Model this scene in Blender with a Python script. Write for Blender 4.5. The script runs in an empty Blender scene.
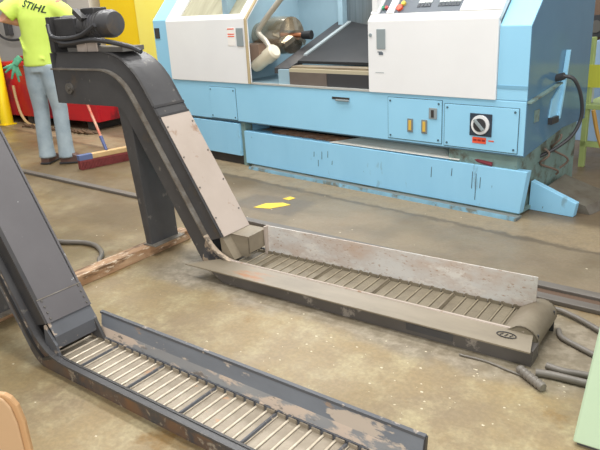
import bpy, math, random
from mathutils import Vector, Matrix
random.seed(7)
S = bpy.context.scene
COL = S.collection
R_ = math.radians

# ------------------------------------------------------------------ camera
def cam_matrix(yaw, pitch, roll, loc):
    cy, sy = math.cos(yaw), math.sin(yaw)
    f0 = Vector((-sy, cy, 0)); r0 = Vector((cy, sy, 0))
    fw = f0 * math.cos(pitch) + Vector((0, 0, -math.sin(pitch)))
    up = r0.cross(fw)
    r = r0 * math.cos(roll) + up * math.sin(roll)
    u = -r0 * math.sin(roll) + up * math.cos(roll)
    M = Matrix((r, u, -fw)).transposed().to_4x4()
    M.translation = loc
    return M
cd = bpy.data.cameras.new('camera'); cam = bpy.data.objects.new('camera', cd); COL.objects.link(cam)
cd.sensor_width = 36.0; cd.lens = 628.0 / 600.0 * 36.0; cd.clip_start = .05
cam.matrix_world = cam_matrix(R_(37.3), R_(19.5), R_(-3.4), Vector((0, 0, 1.3)))
S.camera = cam
# ------------------------------------------------------------------ light
w = bpy.data.worlds.new('world'); S.world = w; w.use_nodes = True
w.node_tree.nodes['Background'].inputs[0].default_value = (.98, .985, 1.0, 1)
w.node_tree.nodes['Background'].inputs[1].default_value = .6
def area(name, loc, size, power, target=None, col=(1, .99, .97)):
    l = bpy.data.lights.new(name, 'AREA'); l.shape = 'RECTANGLE'; l.size, l.size_y = size
    l.energy = power; l.color = col
    o = bpy.data.objects.new(name, l); COL.objects.link(o); o.location = loc
    t = Vector(target) if target else Vector((loc[0], loc[1], 0))
    o.rotation_euler = (t - Vector(loc)).to_track_quat('-Z', 'Y').to_euler()
    return o
area('ceiling_lamp_row', (-1.2, 1.2, 4.6), (3.2, .5), 120)
area('ceiling_lamp_row', (-1.6, 3.0, 4.6), (3.2, .5), 85)
area('ceiling_lamp_row', (-5.5, 3.0, 4.6), (3.2, .5), 130)
area('ceiling_lamp_row', (-5.5, 5.6, 4.6), (3.2, .5), 160)
area('front_fill', (2.6, -2.4, 2.3), (2.4, 2.2), 190, (-1.8, 3.2, .5), (1, 1, 1))  # unseen fill added behind the camera to brighten the upright fronts
vs = S.view_settings
vs.view_transform = 'Standard'; vs.look = 'None'; vs.gamma = 1.0; vs.use_curve_mapping = False; vs.exposure = 0.08

# ------------------------------------------------------------------ materials
def lin(c):
    return tuple((v / 12.92 if v <= .04045 else ((v + .055) / 1.055) ** 2.4) for v in [x / 255 for x in c]) + (1,)
MATS = {}
def mat(name, col, rough=.5, metal=0., col2=None, scale=6., amt=.5, bump=0., bscale=None, wear=(), spec=.5, rand=0., stretch=None, trans=0.):
    """procedural material: base colour varied towards col2 by noise, then wear patches (colour, scale, threshold, softness)"""
    m = bpy.data.materials.new(name); m.use_nodes = True
    nt = m.node_tree; N = nt.nodes; L = nt.links; b = N['Principled BSDF']
    b.inputs['Roughness'].default_value = rough; b.inputs['Metallic'].default_value = metal
    b.inputs['Specular IOR Level'].default_value = spec
    if trans: b.inputs['Transmission Weight'].default_value = trans
    tc = N.new('ShaderNodeTexCoord'); vec = tc.outputs['Object']
    if stretch:
        mp = N.new('ShaderNodeMapping'); mp.inputs['Scale'].default_value = stretch; L.new(vec, mp.inputs['Vector']); vec = mp.outputs[0]
    if rand:
        oi = N.new('ShaderNodeObjectInfo'); va = N.new('ShaderNodeVectorMath'); va.operation = 'ADD'
        sc = N.new('ShaderNodeMath'); sc.operation = 'MULTIPLY'; sc.inputs[1].default_value = 37.
        L.new(oi.outputs['Random'], sc.inputs[0]); L.new(vec, va.inputs[0]); L.new(sc.outputs[0], va.inputs[1]); vec = va.outputs[0]
    def noise(s, detail=5., rough=.6):
        n = N.new('ShaderNodeTexNoise'); n.inputs['Scale'].default_value = s; n.inputs['Detail'].default_value = detail
        n.inputs['Roughness'].default_value = rough; L.new(vec, n.inputs['Vector']); return n.outputs['Fac']
    def ramp(src, a, bb):
        r = N.new('ShaderNodeMapRange'); r.inputs['From Min'].default_value = a; r.inputs['From Max'].default_value = bb; L.new(src, r.inputs[0]); return r.outputs[0]
    def mix(fac, c1, c2):
        x = N.new('ShaderNodeMix'); x.data_type = 'RGBA'
        if isinstance(fac, float): x.inputs[0].default_value = fac
        else: L.new(fac, x.inputs[0])
        for i, c in ((6, c1), (7, c2)):
            if isinstance(c, tuple): x.inputs[i].default_value = c
            else: L.new(c, x.inputs[i])
        return x.outputs[2]
    c = lin(col)
    if col2:
        f = ramp(noise(scale), .5 - amt * .4, .5 + amt * .4 + .02)
        c = mix(f, c, lin(col2))
    for (wc, ws, th, soft) in wear:
        f = ramp(noise(ws, 6., .65), th - .06, th - .06 + soft)
        c = mix(f, c, lin(wc))
    if isinstance(c, tuple): b.inputs['Base Color'].default_value = c
    else: L.new(c, b.inputs['Base Color'])
    if bump:
        bp = N.new('ShaderNodeBump'); bp.inputs['Strength'].default_value = bump; bp.inputs['Distance'].default_value = .004
        L.new(noise(bscale or scale * 6), bp.inputs['Height']); L.new(bp.outputs[0], b.inputs['Normal'])
    MATS[name] = m
    return m

# ------------------------------------------------------------------ mesh helper
class MB:
    def __init__(s): s.v = []; s.f = []; s.smooth = False
    def add(s, vs, fs):
        n = len(s.v); s.v += [tuple(p) for p in vs]; s.f += [tuple(i + n for i in f) for f in fs]; return s
    def box(s, x0, x1, y0, y1, z0, z1):
        return s.add([(x, y, z) for z in (z0, z1) for y in (y0, y1) for x in (x0, x1)],
                     [(0, 2, 3, 1), (4, 5, 7, 6), (0, 1, 5, 4), (2, 6, 7, 3), (0, 4, 6, 2), (1, 3, 7, 5)])
    def hexa(s, lo, hi):   # two quads (4 pts each, ccw from above)
        return s.add(list(lo) + list(hi), [(3, 2, 1, 0), (4, 5, 6, 7), (0, 1, 5, 4), (1, 2, 6, 5), (2, 3, 7, 6), (3, 0, 4, 7)])
    def prism(s, poly, axis, a, b):
        """poly: 2d points in the two other axes (in xyz order); extruded along axis from a to b"""
        def P(p, t):
            q = [p[0], p[1]]; q.insert(axis, t); return tuple(q)
        n = len(poly)
        vs = [P(p, a) for p in poly] + [P(p, b) for p in poly]
        fs = [tuple(range(n))[::-1], tuple(range(n, 2 * n))] + [(i, (i + 1) % n, n + (i + 1) % n, n + i) for i in range(n)]
        return s.add(vs, fs)
    def strip(s, path, y0, y1, t):
        """sheet along an xz path between y0 and y1 with thickness t below it"""
        nrm = []
        for i in range(len(path)):
            a = Vector(path[max(0, i - 1)]); b = Vector(path[min(len(path) - 1, i + 1)]); d = (b - a).normalized(); nrm.append(Vector((-d.y, d.x)))
        low = [(p[0] - n.x * t, p[1] - n.y * t) for p, n in zip(path, nrm)]
        m = len(path); vs = []
        for p, q in zip(path, low):
            vs += [(p[0], y0, p[1]), (p[0], y1, p[1]), (q[0], y1, q[1]), (q[0], y0, q[1])]
        fs = []
        for i in range(m - 1):
            a, b = 4 * i, 4 * i + 4
            for k in range(4): fs.append((a + k, b + k, b + (k + 1) % 4, a + (k + 1) % 4))
        fs += [(0, 1, 2, 3), tuple(4 * m - 4 + k for k in (3, 2, 1, 0))]
        return s.add(vs, fs)
    def band(s, up, lo, y0, y1):
        """wall between two xz polylines of equal length, from y0 to y1"""
        m = len(up); vs = []
        for p, q in zip(up, lo): vs += [(p[0], y0, p[1]), (p[0], y1, p[1]), (q[0], y1, q[1]), (q[0], y0, q[1])]
        fs = []
        for i in range(m - 1):
            a, b = 4 * i, 4 * i + 4
            for k in range(4): fs.append((a + k, b + k, b + (k + 1) % 4, a + (k + 1) % 4))
        fs += [(0, 1, 2, 3), tuple(4 * m - 4 + k for k in (3, 2, 1, 0))]
        return s.add(vs, fs)
    def loft(s, rings, caps=True):
        n = len(rings[0]); vs = [p for r in rings for p in r]; fs = []
        for i in range(len(rings) - 1):
            for k in range(n): fs.append((i * n + k, i * n + (k + 1) % n, (i + 1) * n + (k + 1) % n, (i + 1) * n + k))
        if caps: fs += [tuple(range(n))[::-1], tuple((len(rings) - 1) * n + k for k in range(n))]
        return s.add(vs, fs)
    def cyl(s, p0, p1, r0, r1=None, n=16):
        return s.tube([p0, p1], [r0, r0 if r1 is None else r1], n)
    def tube(s, pts, r, n=8, up=None):
        pts = [Vector(p) for p in pts]
        rs = r if isinstance(r, (list, tuple)) else [r] * len(pts)
        rings = []; X = None
        for i, p in enumerate(pts):
            d = (pts[min(i + 1, len(pts) - 1)] - pts[max(i - 1, 0)]).normalized()
            if X is None:
                X = d.orthogonal().normalized()
            X = (X - d * X.dot(d)).normalized(); Y = d.cross(X)
            rr = rs[i]; ra, rb = rr if isinstance(rr, tuple) else (rr, rr)
            rings.append([p + X * ra * math.cos(2 * math.pi * k / n) + Y * rb * math.sin(2 * math.pi * k / n) for k in range(n)])
        return s.loft(rings)
    def ellipses(s, secs, n=20):
        """vertical stack of ellipses: (cx, cy, z, rx, ry)"""
        return s.loft([[(cx + rx * math.cos(2 * math.pi * k / n), cy + ry * math.sin(2 * math.pi * k / n), z) for k in range(n)] for cx, cy, z, rx, ry in secs])
    def mesh(s, name, m):
        me = bpy.data.meshes.new(name); me.from_pydata(s.v, [], s.f); me.update()
        import bmesh as _b
        bm = _b.new(); bm.from_mesh(me); _b.ops.recalc_face_normals(bm, faces=bm.faces); bm.to_mesh(me); bm.free()
        me.materials.append(m)
        if s.smooth:
            for p in me.polygons: p.use_smooth = True
            me.set_sharp_from_angle(angle=R_(38))
        return me
    def build(s, name, m, parent=None, bevel=0, smooth=None, loc=None):
        if smooth is not None: s.smooth = smooth
        o = bpy.data.objects.new(name, s.mesh(name, m)); COL.objects.link(o)
        if parent: o.parent = parent
        if loc: o.location = loc
        if bevel:
            b = o.modifiers.new('bevel', 'BEVEL'); b.width = bevel; b.segments = 2; b.limit_method = 'ANGLE'; b.angle_limit = R_(40)
        return o
def tag(o, label, cat, group=None):
    o['label'] = label; o['category'] = cat
    if group: o['group'] = group
    return o
def struct(o): o['kind'] = 'structure'; return o
def empty(name, loc, rz=0):
    o = bpy.data.objects.new(name, None); COL.objects.link(o); o.location = loc; o.rotation_euler = (0, 0, R_(rz)); o.empty_display_size = .2
    return o
def copy_mesh(o, loc, rot=None):
    c = o.copy(); COL.objects.link(c); c.parent = o.parent; c.location = loc
    if rot: c.rotation_euler = rot
    return c
def smooth_path(pts, n=6):
    """catmull-rom through 3d points"""
    P = [Vector(p) for p in pts]; P = [P[0] * 2 - P[1]] + P + [P[-1] * 2 - P[-2]]; out = []
    for i in range(1, len(P) - 2):
        a, b, c, d = P[i - 1:i + 3]
        for k in range(n):
            t = k / n
            out.append(.5 * ((2 * b) + (c - a) * t + (2 * a - 5 * b + 4 * c - d) * t * t + (3 * b - a - 3 * c + d) * t ** 3))
    return out + [P[-2]]

# ------------------------------------------------------------------ the setting
def floor_material():
    m = bpy.data.materials.new('worn concrete'); m.use_nodes = True
    nt = m.node_tree; N = nt.nodes; L = nt.links; b = N['Principled BSDF']
    tc = N.new('ShaderNodeTexCoord'); V = tc.outputs['Object']
    def noise(s, d=6., r=.62, vec=V):
        n = N.new('ShaderNodeTexNoise'); n.inputs['Scale'].default_value = s; n.inputs['Detail'].default_value = d; n.inputs['Roughness'].default_value = r
        L.new(vec, n.inputs['Vector']); return n.outputs['Fac']
    def ramp(x, a, c, lo=0., hi=1.):
        r = N.new('ShaderNodeMapRange'); r.interpolation_type = 'SMOOTHSTEP'
        for k, v in (('From Min', a), ('From Max', c), ('To Min', lo), ('To Max', hi)): r.inputs[k].default_value = v
        L.new(x, r.inputs[0]); return r.outputs[0]
    def math_(op, x, y):
        q = N.new('ShaderNodeMath'); q.operation = op
        for i, v in enumerate((x, y)):
            if isinstance(v, (int, float)): q.inputs[i].default_value = v
            else: L.new(v, q.inputs[i])
        return q.outputs[0]
    def mix(f, c1, c2):
        x = N.new('ShaderNodeMix'); x.data_type = 'RGBA'; L.new(f, x.inputs[0])
        for i, c in ((6, c1), (7, c2)):
            if isinstance(c, tuple): x.inputs[i].default_value = c
            else: L.new(c, x.inputs[i])
        return x.outputs[2]
    sep = N.new('ShaderNodeSeparateXYZ'); L.new(V, sep.inputs[0]); X, Y = sep.outputs[0], sep.outputs[1]
    wob = math_('MULTIPLY', math_('SUBTRACT', noise(1.6), .5), .35)
    wob2 = math_('MULTIPLY', math_('SUBTRACT', noise(9.), .5), .12)
    Yw = math_('ADD', math_('ADD', Y, wob), wob2)
    # distance in front of the lathe (parallel to its front)
    la = math_('ADD', math_('ADD', math_('MULTIPLY', X, .127), math_('MULTIPLY', Y, .992)), wob2)
    c = mix(ramp(noise(2.2), .35, .68), lin((155, 135, 97)), lin((140, 123, 96)))
    c = mix(ramp(noise(5.5, 8., .7), .44, .66), c, lin((170, 156, 121)))
    c = mix(ramp(noise(3.1), .57, .68), c, lin((136, 107, 62)))
    # old grey-brown slab between conveyor and lathe
    band = math_('MULTIPLY', ramp(Yw, 2.55, 2.75), ramp(X, -6.5, -3.5))
    c = mix(math_('MULTIPLY', band, .85), c, mix(ramp(noise(2.6), .4, .65), lin((128, 115, 97)), lin((112, 101, 85))))
    # oily stain in the aisle behind, and swept dust along the lathe
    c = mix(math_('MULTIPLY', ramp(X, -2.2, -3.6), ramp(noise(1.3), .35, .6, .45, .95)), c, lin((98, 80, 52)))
    c = mix(math_('MULTIPLY', ramp(la, 3.17, 3.22), ramp(noise(12., 6., .7), .3, .6, .4, .95)), c, lin((150, 133, 106)))
    joint = math_('MULTIPLY', ramp(la, 3.13, 3.16), ramp(la, 3.20, 3.17)); c = mix(math_('MULTIPLY', joint, .6), c, lin((84, 74, 62)))
    # beyond the lathe foot the floor is dark brown
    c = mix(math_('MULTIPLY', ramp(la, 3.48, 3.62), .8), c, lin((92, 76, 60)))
    pt = math_('MULTIPLY', math_('MULTIPLY', ramp(X, -2.95, -2.88), ramp(X, -2.35, -2.42)), math_('MULTIPLY', ramp(Yw, 3.0, 3.04), ramp(Yw, 3.36, 3.3)))
    c = mix(math_('MULTIPLY', pt, .6), c, lin((92, 84, 76)))
    # grey sludge along the near side of the rear conveyor
    sl = math_('MULTIPLY', ramp(Yw, 1.86, 1.98), ramp(Yw, 2.62, 2.45)); sl = math_('MULTIPLY', sl, ramp(X, -2.65, -2.4))
    c = mix(math_('MULTIPLY', sl, .75), c, mix(ramp(noise(16.), .4, .62), lin((122, 114, 101)), lin((156, 147, 132))))
    c = mix(ramp(noise(38., 3., .5), .745, .78), c, lin((180, 167, 138)))
    c = mix(math_('MULTIPLY', ramp(noise(60., 4., .6), .35, .62), .28), c, lin((110, 98, 74)))
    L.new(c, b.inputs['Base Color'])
    L.new(ramp(noise(1.7), .35, .65, .34, .62), b.inputs['Roughness']); b.inputs['Specular IOR Level'].default_value = .45
    bp = N.new('ShaderNodeBump'); bp.inputs['Strength'].default_value = .25; bp.inputs['Distance'].default_value = .004
    L.new(noise(45.), bp.inputs['Height']); L.new(bp.outputs[0], b.inputs['Normal'])
    return m
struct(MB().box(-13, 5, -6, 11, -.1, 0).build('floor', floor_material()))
mwall = mat('painted wall', (196, 194, 188), .7, col2=(180, 178, 172), scale=1.5, bump=.1)
struct(MB().box(-13, 5, 10.4, 10.6, 0, 5).build('wall_back', mwall))
struct(MB().box(-12.2, -12, -6, 11, 0, 5).build('wall_left', mwall))

# shared metals and paints
M_dark = mat('charcoal paint', (78, 77, 77), .42, col2=(64, 63, 64), scale=5, wear=(((112, 108, 102), 14, .69, .06), ((92, 80, 66), 5, .68, .14)), bump=.1)
M_grey = mat('grey blue paint', (92, 94, 98), .5, col2=(78, 80, 84), scale=4, wear=(((180, 164, 146), 9, .63, .05), ((70, 72, 76), 4, .66, .08)), bump=.08)
M_greycov = mat('grey cover paint', (98, 95, 96), .5, col2=(87, 84, 85), scale=3, wear=(((200, 200, 200), 22, .75, .02),))
M_wornwall = mat('peeling grey paint', (122, 127, 133), .5, col2=(108, 112, 118), scale=4, wear=(((186, 172, 156), 4, .635, .03), ((150, 130, 112), 14, .72, .06)), stretch=(.8, 2., 2.), bump=.12)
M_wornfoot = mat('peeled grey paint', (150, 150, 148), .5, col2=(132, 132, 132), scale=4, wear=(((196, 178, 160), 6, .55, .05), ((120, 112, 104), 16, .66, .05)), stretch=(.8, 2., 2.), bump=.12)
M_black = mat('black rail', (48, 48, 50), .45, col2=(64, 61, 58), scale=9)
M_peel = mat('peeled dark paint', (84, 83, 84), .5, col2=(66, 66, 70), scale=5, wear=(((168, 150, 130), 9, .54, .04), ((52, 54, 60), 7, .6, .06)), bump=.1)
M_peelf = mat('peeled flange', (150, 134, 116), .5, col2=(96, 90, 84), scale=10, wear=(((190, 172, 150), 14, .55, .05),))
M_edge = mat('worn steel edge', (150, 146, 138), .4, .3, col2=(104, 92, 78), scale=14)
M_rust = mat('rusty dark steel', (90, 84, 78), .55, col2=(126, 90, 58), scale=4, amt=.5, wear=(((74, 72, 72), 6, .50, .15), ((150, 140, 124), 18, .64, .05)))
M_beige = mat('dusty beige sheet', (182, 168, 156), .6, col2=(170, 156, 143), scale=4, wear=(((150, 122, 100), 10, .66, .08),))
M_galv = mat('galvanised sheet', (206, 201, 193), .5, 0, col2=(188, 188, 184), scale=4, wear=(((186, 164, 146), 4, .50, .22), ((210, 204, 194), 12, .60, .12), ((166, 140, 120), 70, .64, .08)), stretch=(.7, 1, 1.6))
M_plate = mat('oily tan plate', (142, 131, 112), .42, 0, col2=(119, 109, 92), scale=5, wear=(((150, 106, 70), 4, .68, .06),), stretch=(.5, 2, 2))
M_slat = mat('slat steel', (138, 128, 108), .5, .1, col2=(110, 100, 83), scale=12, amt=.6, bump=.5, bscale=140, rand=1)
M_slat2 = mat('bright slat steel', (166, 154, 136), .45, .2, col2=(136, 125, 108), scale=12, amt=.6, bump=.5, bscale=140, rand=1, wear=(((176, 140, 110), 9, .68, .06),))
M_hinge = mat('bright hinge', (226, 216, 196), .35, .2, col2=(190, 176, 152), scale=20)
M_hinge2 = mat('dusty hinge', (166, 154, 132), .45, .1, col2=(136, 125, 104), scale=20)
M_tail = mat('dirty tail steel', (136, 126, 108), .5, 0, col2=(112, 101, 83), scale=7, bump=.2)
M_bolt = mat('bolt steel', (120, 116, 110), .4, .6)
M_rubber = mat('black rubber', (56, 56, 58), .45)
M_bedbox = mat('grey bed paint', (94, 89, 84), .5, col2=(80, 75, 70), scale=4, wear=(((140, 132, 122), 12, .64, .06),))
M_hose = mat('grey hose', (128, 121, 112), .45, col2=(108, 102, 94), scale=8)

# ------------------------------------------------------------------ chip conveyors
SL = R_(59.0); CS, SN = math.cos(SL), math.sin(SL)
def conv_path(off_head, off_slope, z_flat, r_top, r_bot, u0, u1, n=9, end_at=None):
    """xz path: level head, 59 degree incline, level bed; offsets from the flange line"""
    zh = 1.025 + off_head
    def slope_u(z): return -.33 - (z - .585) / SN * CS + off_slope / SN
    c1 = Vector((slope_u(zh), zh)); c2 = Vector((slope_u(z_flat), z_flat)); d = Vector((CS, -SN))
    out = [(u0, zh)]
    def fillet(c, din, dout, r):
        t = r * math.tan(SL / 2); a = c - din * t; b = c + dout * t; res = []
        for k in range(n + 1):
            s = k / n; q = a * (1 - s) ** 2 + c * 2 * s * (1 - s) + b * s * s; res.append((q.x, q.y))
        return res
    out += fillet(c1, Vector((1, 0)), d, r_top)
    out += fillet(c2, d, Vector((1, 0)), r_bot)
    out.append((u1, z_flat))
    return out
def conveyor(origin, rz, xs, yw, yf, xe, zr, rear):
    root = empty('chip_conveyor', origin, rz)
    sh = lambda P: [(x + xs, z) for x, z in P]
    e = xe - xs
    ridge = sh(conv_path(0, 0, zr, .29, .23, -1.16, e))
    low = sh(conv_path(-.19, -.115, 0.0, .10, .12, -1.16, e))
    top = sh(conv_path(.088, .09, zr + .09, .37, .12, -1.11, .2))
    m_side = M_dark if rear else M_grey
    m_bed = M_rust if not rear else M_dark
    # which index splits incline from bed
    nb = 11
    for y0, y1 in ((yw, yw + .006), (yf - .006, yf)):
        MB().band(ridge[:12], low[:12], y0, y1).build('side_panel', m_side, root)
        MB().band(ridge[11:17], low[11:17], y0, y1).build('side_foot', M_peel if rear else m_bed, root)
        MB().band(ridge[16:], low[16:], y0, y1).build('bed_side', m_bed, root)
    # upper side strips under the cover
    tq = top[:12]; rq = ridge[:12]
    k = len(tq)
    # cut the strip where the cover ends
    zc = .205
    ta = top[10]; tb = top[11]
    tcut = (ta[0] + (tb[0] - ta[0]) * ((ta[1] - zc) / max(1e-6, ta[1] - tb[1])), zc)
    ra = ridge[10]; rb = ridge[11]
    upper = top[:11] + [tcut]
    rcut = (tcut[0] - .09 / SN + .02, max(zr, zc - .03))
    lower = ridge[:11] + [rcut]
    for y0, y1 in ((yw + .012, yw + .018), (yf - .018, yf - .012)):
        MB().band(upper, lower, y0, y1).build('cover_side', M_dark if rear else M_black, root)
    # flanges that stand proud of the side
    fl = [(p[0], p[1] + .004) for p in ridge]
    if rear: fl = fl[:-2]
    MB().strip(fl[:12], yw - .016, yw + .012, .008).build('flange', M_edge if rear else M_dark, root)
    MB().strip(fl[11:], yw - .016, yw + .012, .008).build('flange', M_peelf if rear else M_dark, root)
    MB().strip(fl, yf - .012, yf + .016, .008).build('flange', M_edge if rear else M_grey, root)
    tl = upper
    MB().strip([(p[0], p[1] + .002) for p in tl], yw + .004, yw + .02, .006).build('rail', M_black, root)
    if not rear:
        mid = [((a[0] + b[0]) / 2, (a[1] + b[1]) / 2) for a, b in zip(ridge[:17], low[:17])]
        MB().strip(mid + ridge[17:], yw - .010, yw, .012).build('rail', M_black, root)
    # covers: curved hood over the head and the flat sheet on the incline
    zsplit = .80 if rear else .29
    tt = (top[10][0] + (top[10][1] - zsplit) / SN * CS, zsplit)
    a = top[:11] + [tt]
    b = [tt, tcut]
    MB().strip(a, yw + .004, yf - .004, .006).build('head_cover', M_dark if rear else M_greycov, root, smooth=True)
    b2 = [(p[0] + .004 * SN, p[1] + .004 * CS) for p in b]
    MB().strip(b2, yw + .02 if rear else yw + .012, yf - .004, .007).build('incline_cover', M_beige if rear else M_greycov, root)
    # seam strip above the sheet
    o1 = Vector(tt); d = Vector((CS, -SN)); nrm = Vector((SN, CS))
    if rear:
        for off in (-.055, -.0):
            q = o1 + d * off; MB().strip([tuple(q + nrm * .005), tuple(q + d * .012 + nrm * .005)], yw + .008, yf - .004, .004).build('seam_strip', M_black, root)
    else:
        q = o1 + nrm * .006; MB().strip([tuple(q), tuple(q + d * .004)], yw + .012, yf - .004, .003).build('seam_strip', M_edge, root)
    proto = None
    for i in range(4):
        for yy in (yw + .03, yf - .018):
            q = Vector(b2[0]) + (Vector(b2[-1]) - Vector(b2[0])) * ((i + .4) / 4)
            p0 = Vector((q.x, yy, q.y))
            if proto is None:
                proto = MB().cyl((0, 0, 0), (nrm.x * .004, 0, nrm.y * .004), .005, .004, 8).build('bolt', M_bolt, root, loc=p0)
            else: copy_mesh(proto, p0)
    # head end plate and underside
    MB().box(xs - 1.165, xs - 1.155, yw, yf, .835, 1.11).build('head_end_plate', M_dark, root)
    MB().strip([(p[0], p[1] + .006) for p in low[:14]], yw + .006, yf - .006, .005).build('underside', M_dark, root)
    bt = MB().cyl((xs - 1.03, yw - .012, .92), (xs - 1.03, yw, .92), .03, n=18); bt.cyl((xs - 1.03, yw - .022, .92), (xs - 1.03, yw - .012, .92), .014, n=8)
    bt.build('bearing', M_bolt, root, smooth=True)
    # mouth: hood where the belt comes out
    hx = tcut[0]
    if rear:
        MB().box(hx - .012, hx + .115, yw + .075, yf - .002, zc - .006, zc).build('hood_shelf', M_plate, root)
        MB().box(hx + .109, hx + .115, yw + .075, yf - .002, .115, zc - .006).build('hood_front', M_plate, root)
        MB().prism([(hx - .012, zc), (hx + .115, zc - .006), (hx + .115, .1), (hx + .06, .09)], 1, yw + .075, yw + .081).build('hood_cheek', M_plate, root)
        MB().prism([(hx - .03, zc + .03), (hx - .012, zc), (hx + .06, .09), (hx - .02, .09)], 1, yw + .02, yw + .078).build('hood_corner', M_plate, root)
    else:
        MB().prism([(hx - .004, zc), (hx + .03, zc - .05), (hx + .033, zc - .1), (hx + .026, zc - .1), (hx + .022, zc - .05), (hx - .012, zc)], 1, yw + .016, yf - .006).build('hood_front', M_grey, root)
        MB().prism([(hx - .01, zc - .02), (hx + .03, zc - .05), (hx + .075, zr), (hx + .0, zr)], 1, yf - .02, yf - .008).build('hood_post', M_dark, root)
        MB().prism([(hx - .02, zc - .01), (hx + .04, zc - .08), (hx + .05, zr), (hx - .04, zr)], 1, yw + .006, yw + .016).build('hood_cheek', M_grey, root)
    # belt: hinged slats, each a plate with its hinge knuckle and end ears
    pitch = .052 if rear else .0445; ys0, ys1 = yw + (.024 if rear else .016), yf - .014; zb = zr - (.018 if rear else .010)
    x_start = hx + (.06 if rear else -.015); n = int((xe - x_start - (.09 if rear else .0)) / pitch)
    sp = MB().box(.006, pitch - .006, ys0 + .006, ys1 - .006, -.004, 0)
    sp.box(.002, .012, ys0 + .002, ys0 + .006, -.012, .012); sp.box(.002, pitch - .012, ys1 - .006, ys1 - .002, -.012, .014)
    sm = sp.mesh('slat', M_slat if rear else M_slat2)
    hm = MB().cyl((0, ys0 + .004, .001), (0, ys1 - .004, .001), .0036 if rear else .0042, n=8); hm.smooth = True; hmesh = hm.mesh('hinge', M_hinge if not rear else M_hinge2)
    tabm = MB().cyl((0, ys1 - .002, .006), (0, ys1 + .006, .006), .011, n=10).mesh('link', M_tail if rear else M_grey)
    cm = MB().prism([(-.003, 0), (.003, 0), (.001, .013), (-.010, .009)], 1, ys0 + .008, ys1 - .008).mesh('cleat', M_tail if rear else M_grey)
    for i in range(-1, n + 1):
        x = x_start + i * pitch; z = zb + (.03 if i < 0 else 0)
        o = bpy.data.objects.new('slat', sm); COL.objects.link(o); o.parent = root; o.location = (x, 0, z)
        if i < 0: o.rotation_euler = (0, R_(25), 0)
        h = bpy.data.objects.new('hinge', hmesh); COL.objects.link(h); h.parent = o
        t = bpy.data.objects.new('link', tabm); COL.objects.link(t); t.parent = o
        if i % 6 == (3 if rear else 4):
            c = bpy.data.objects.new('cleat', cm); COL.objects.link(c); c.parent = o
    MB().box(hx - .1, xe - (.05 if rear else 0), yw + .006, yf - .006, 0.004, zb - .02).build('bed_pan', M_tail, root)
    # far chip guard
    if rear:
        g0 = hx + .125
        MB().prism([(yf - .012, zb), (yf - .004, .22), (yf + .002, .22), (yf - .004, zb)], 0, g0, xe - .075).build('chip_guard', M_galv, root)
        MB().box(g0 - .006, g0 + .004, yf - .03, yf + .004, zb, .222).build('guard_end', M_beige, root)
    else:
        g0 = hx + .035
        MB().prism([(yf - .012, zb - .01), (yf + .004, zb + .05), (yf + .012, zb + .05), (yf - .004, zb - .01)], 0, g0, xe).build('guard_foot', M_wornfoot, root)
        MB().prism([(yf + .004, zb + .05), (yf + .014, .168), (yf + .022, .168), (yf + .012, zb + .05)], 0, g0, xe).build('chip_guard', M_wornwall, root)
        MB().box(g0 - .006, xe + .002, yf + .012, yf + .026, .164, .174).build('guard_rim', M_grey, root)
        MB().prism([(yf - .012, zb - .01), (yf + .014, .17), (yf + .026, .17), (yf + .01, zb - .01)], 0, xe, xe + .006).build('guard_end', M_black, root)
    # near side of the bed
    if rear:
        MB().prism([(-1.60, .066), (-1.50, .004), (xe, .0), (xe + .004, .066)], 1, -.022, .055).build('bed_box', M_bedbox, root)
        MB().hexa([(-1.735, -.045, .066), (xe, -.045, .066), (xe - .02, .058, .088), (-1.56, .058, .088)],
                  [(-1.735, -.045, .072), (xe, -.045, .072), (xe - .02, .058, .096), (-1.56, .058, .096)]).build('lip_plate', M_plate, root)
        MB().tube([(-1.56, .058, .094), (xe - .12, .056, .094), (xe - .05, .05, .098)], .006, 8).build('lip_bead', M_beige, root, smooth=True)
        # rounded tail where the belt turns round
        arc = [(xe - .13, zb + .012)] + [(xe - .06 + .062 * math.sin(t), .06 + .058 * math.cos(t)) for t in [R_(a) for a in range(-20, 176, 15)]]
        MB().strip(arc, .045, .315, .006).build('tail_shell', M_tail, root, smooth=True)
        for y0 in (.045, .309):
            MB().prism([(xe - .12, .0)] + [(xe - .13, zb)] + arc[1:] , 1, y0, y0 + .006).build('tail_side', M_tail, root)
        em = MB()
        cx, cyy = xe - .105, .012
        pts = [(cx + .036 * math.cos(t), cyy + .014 * math.sin(t), .0875 + .014 * math.sin(t) * .22) for t in [2 * math.pi * i / 24 for i in range(25)]]
        em.tube(pts, .0018, 6)
        for k in range(3):
            xx = cx - .018 + k * .018; em.tube([(xx - .005, cyy - .006, .0865), (xx + .005, cyy + .006, .089)], .0016, 6)
        em.build('emblem', M_black, root)
        MB().box(xe - .5, xe - .3, -.024, -.022, .02, .05).build('cover_plate', M_dark, root)
    else:
        MB().strip([(p[0], p[1] + .007) for p in ridge[9:]], yw + .008, yw + .017, .012).build('rail', M_black, root)
    # leg: tapered box post standing on the floor timber, with a foot flange
    lx = xs - .59; lz = .066
    MB().hexa([(lx, yw + .012, lz), (lx + .045, yw + .012, lz), (lx + .045, yf - .01, lz), (lx, yf - .01, lz)],
              [(lx - .07, yw + .008, .86), (lx + .02, yw + .008, .86), (lx + .02, yf - .01, .86), (lx - .07, yf - .01, .86)]).build('leg', M_dark, root, bevel=.003)
    MB().box(lx - .012, lx + .085, yw, yf + .005, .061, .067).build('foot', M_edge, root)
    # drive: gearbox, motor with fins, terminal box, cable
    gx = xs - 1.15
    MB().box(gx - .03, gx + .012, yw + .02, yf - .02, 1.11, 1.30).build('drive_plate', M_black, root, bevel=.003)
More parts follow.
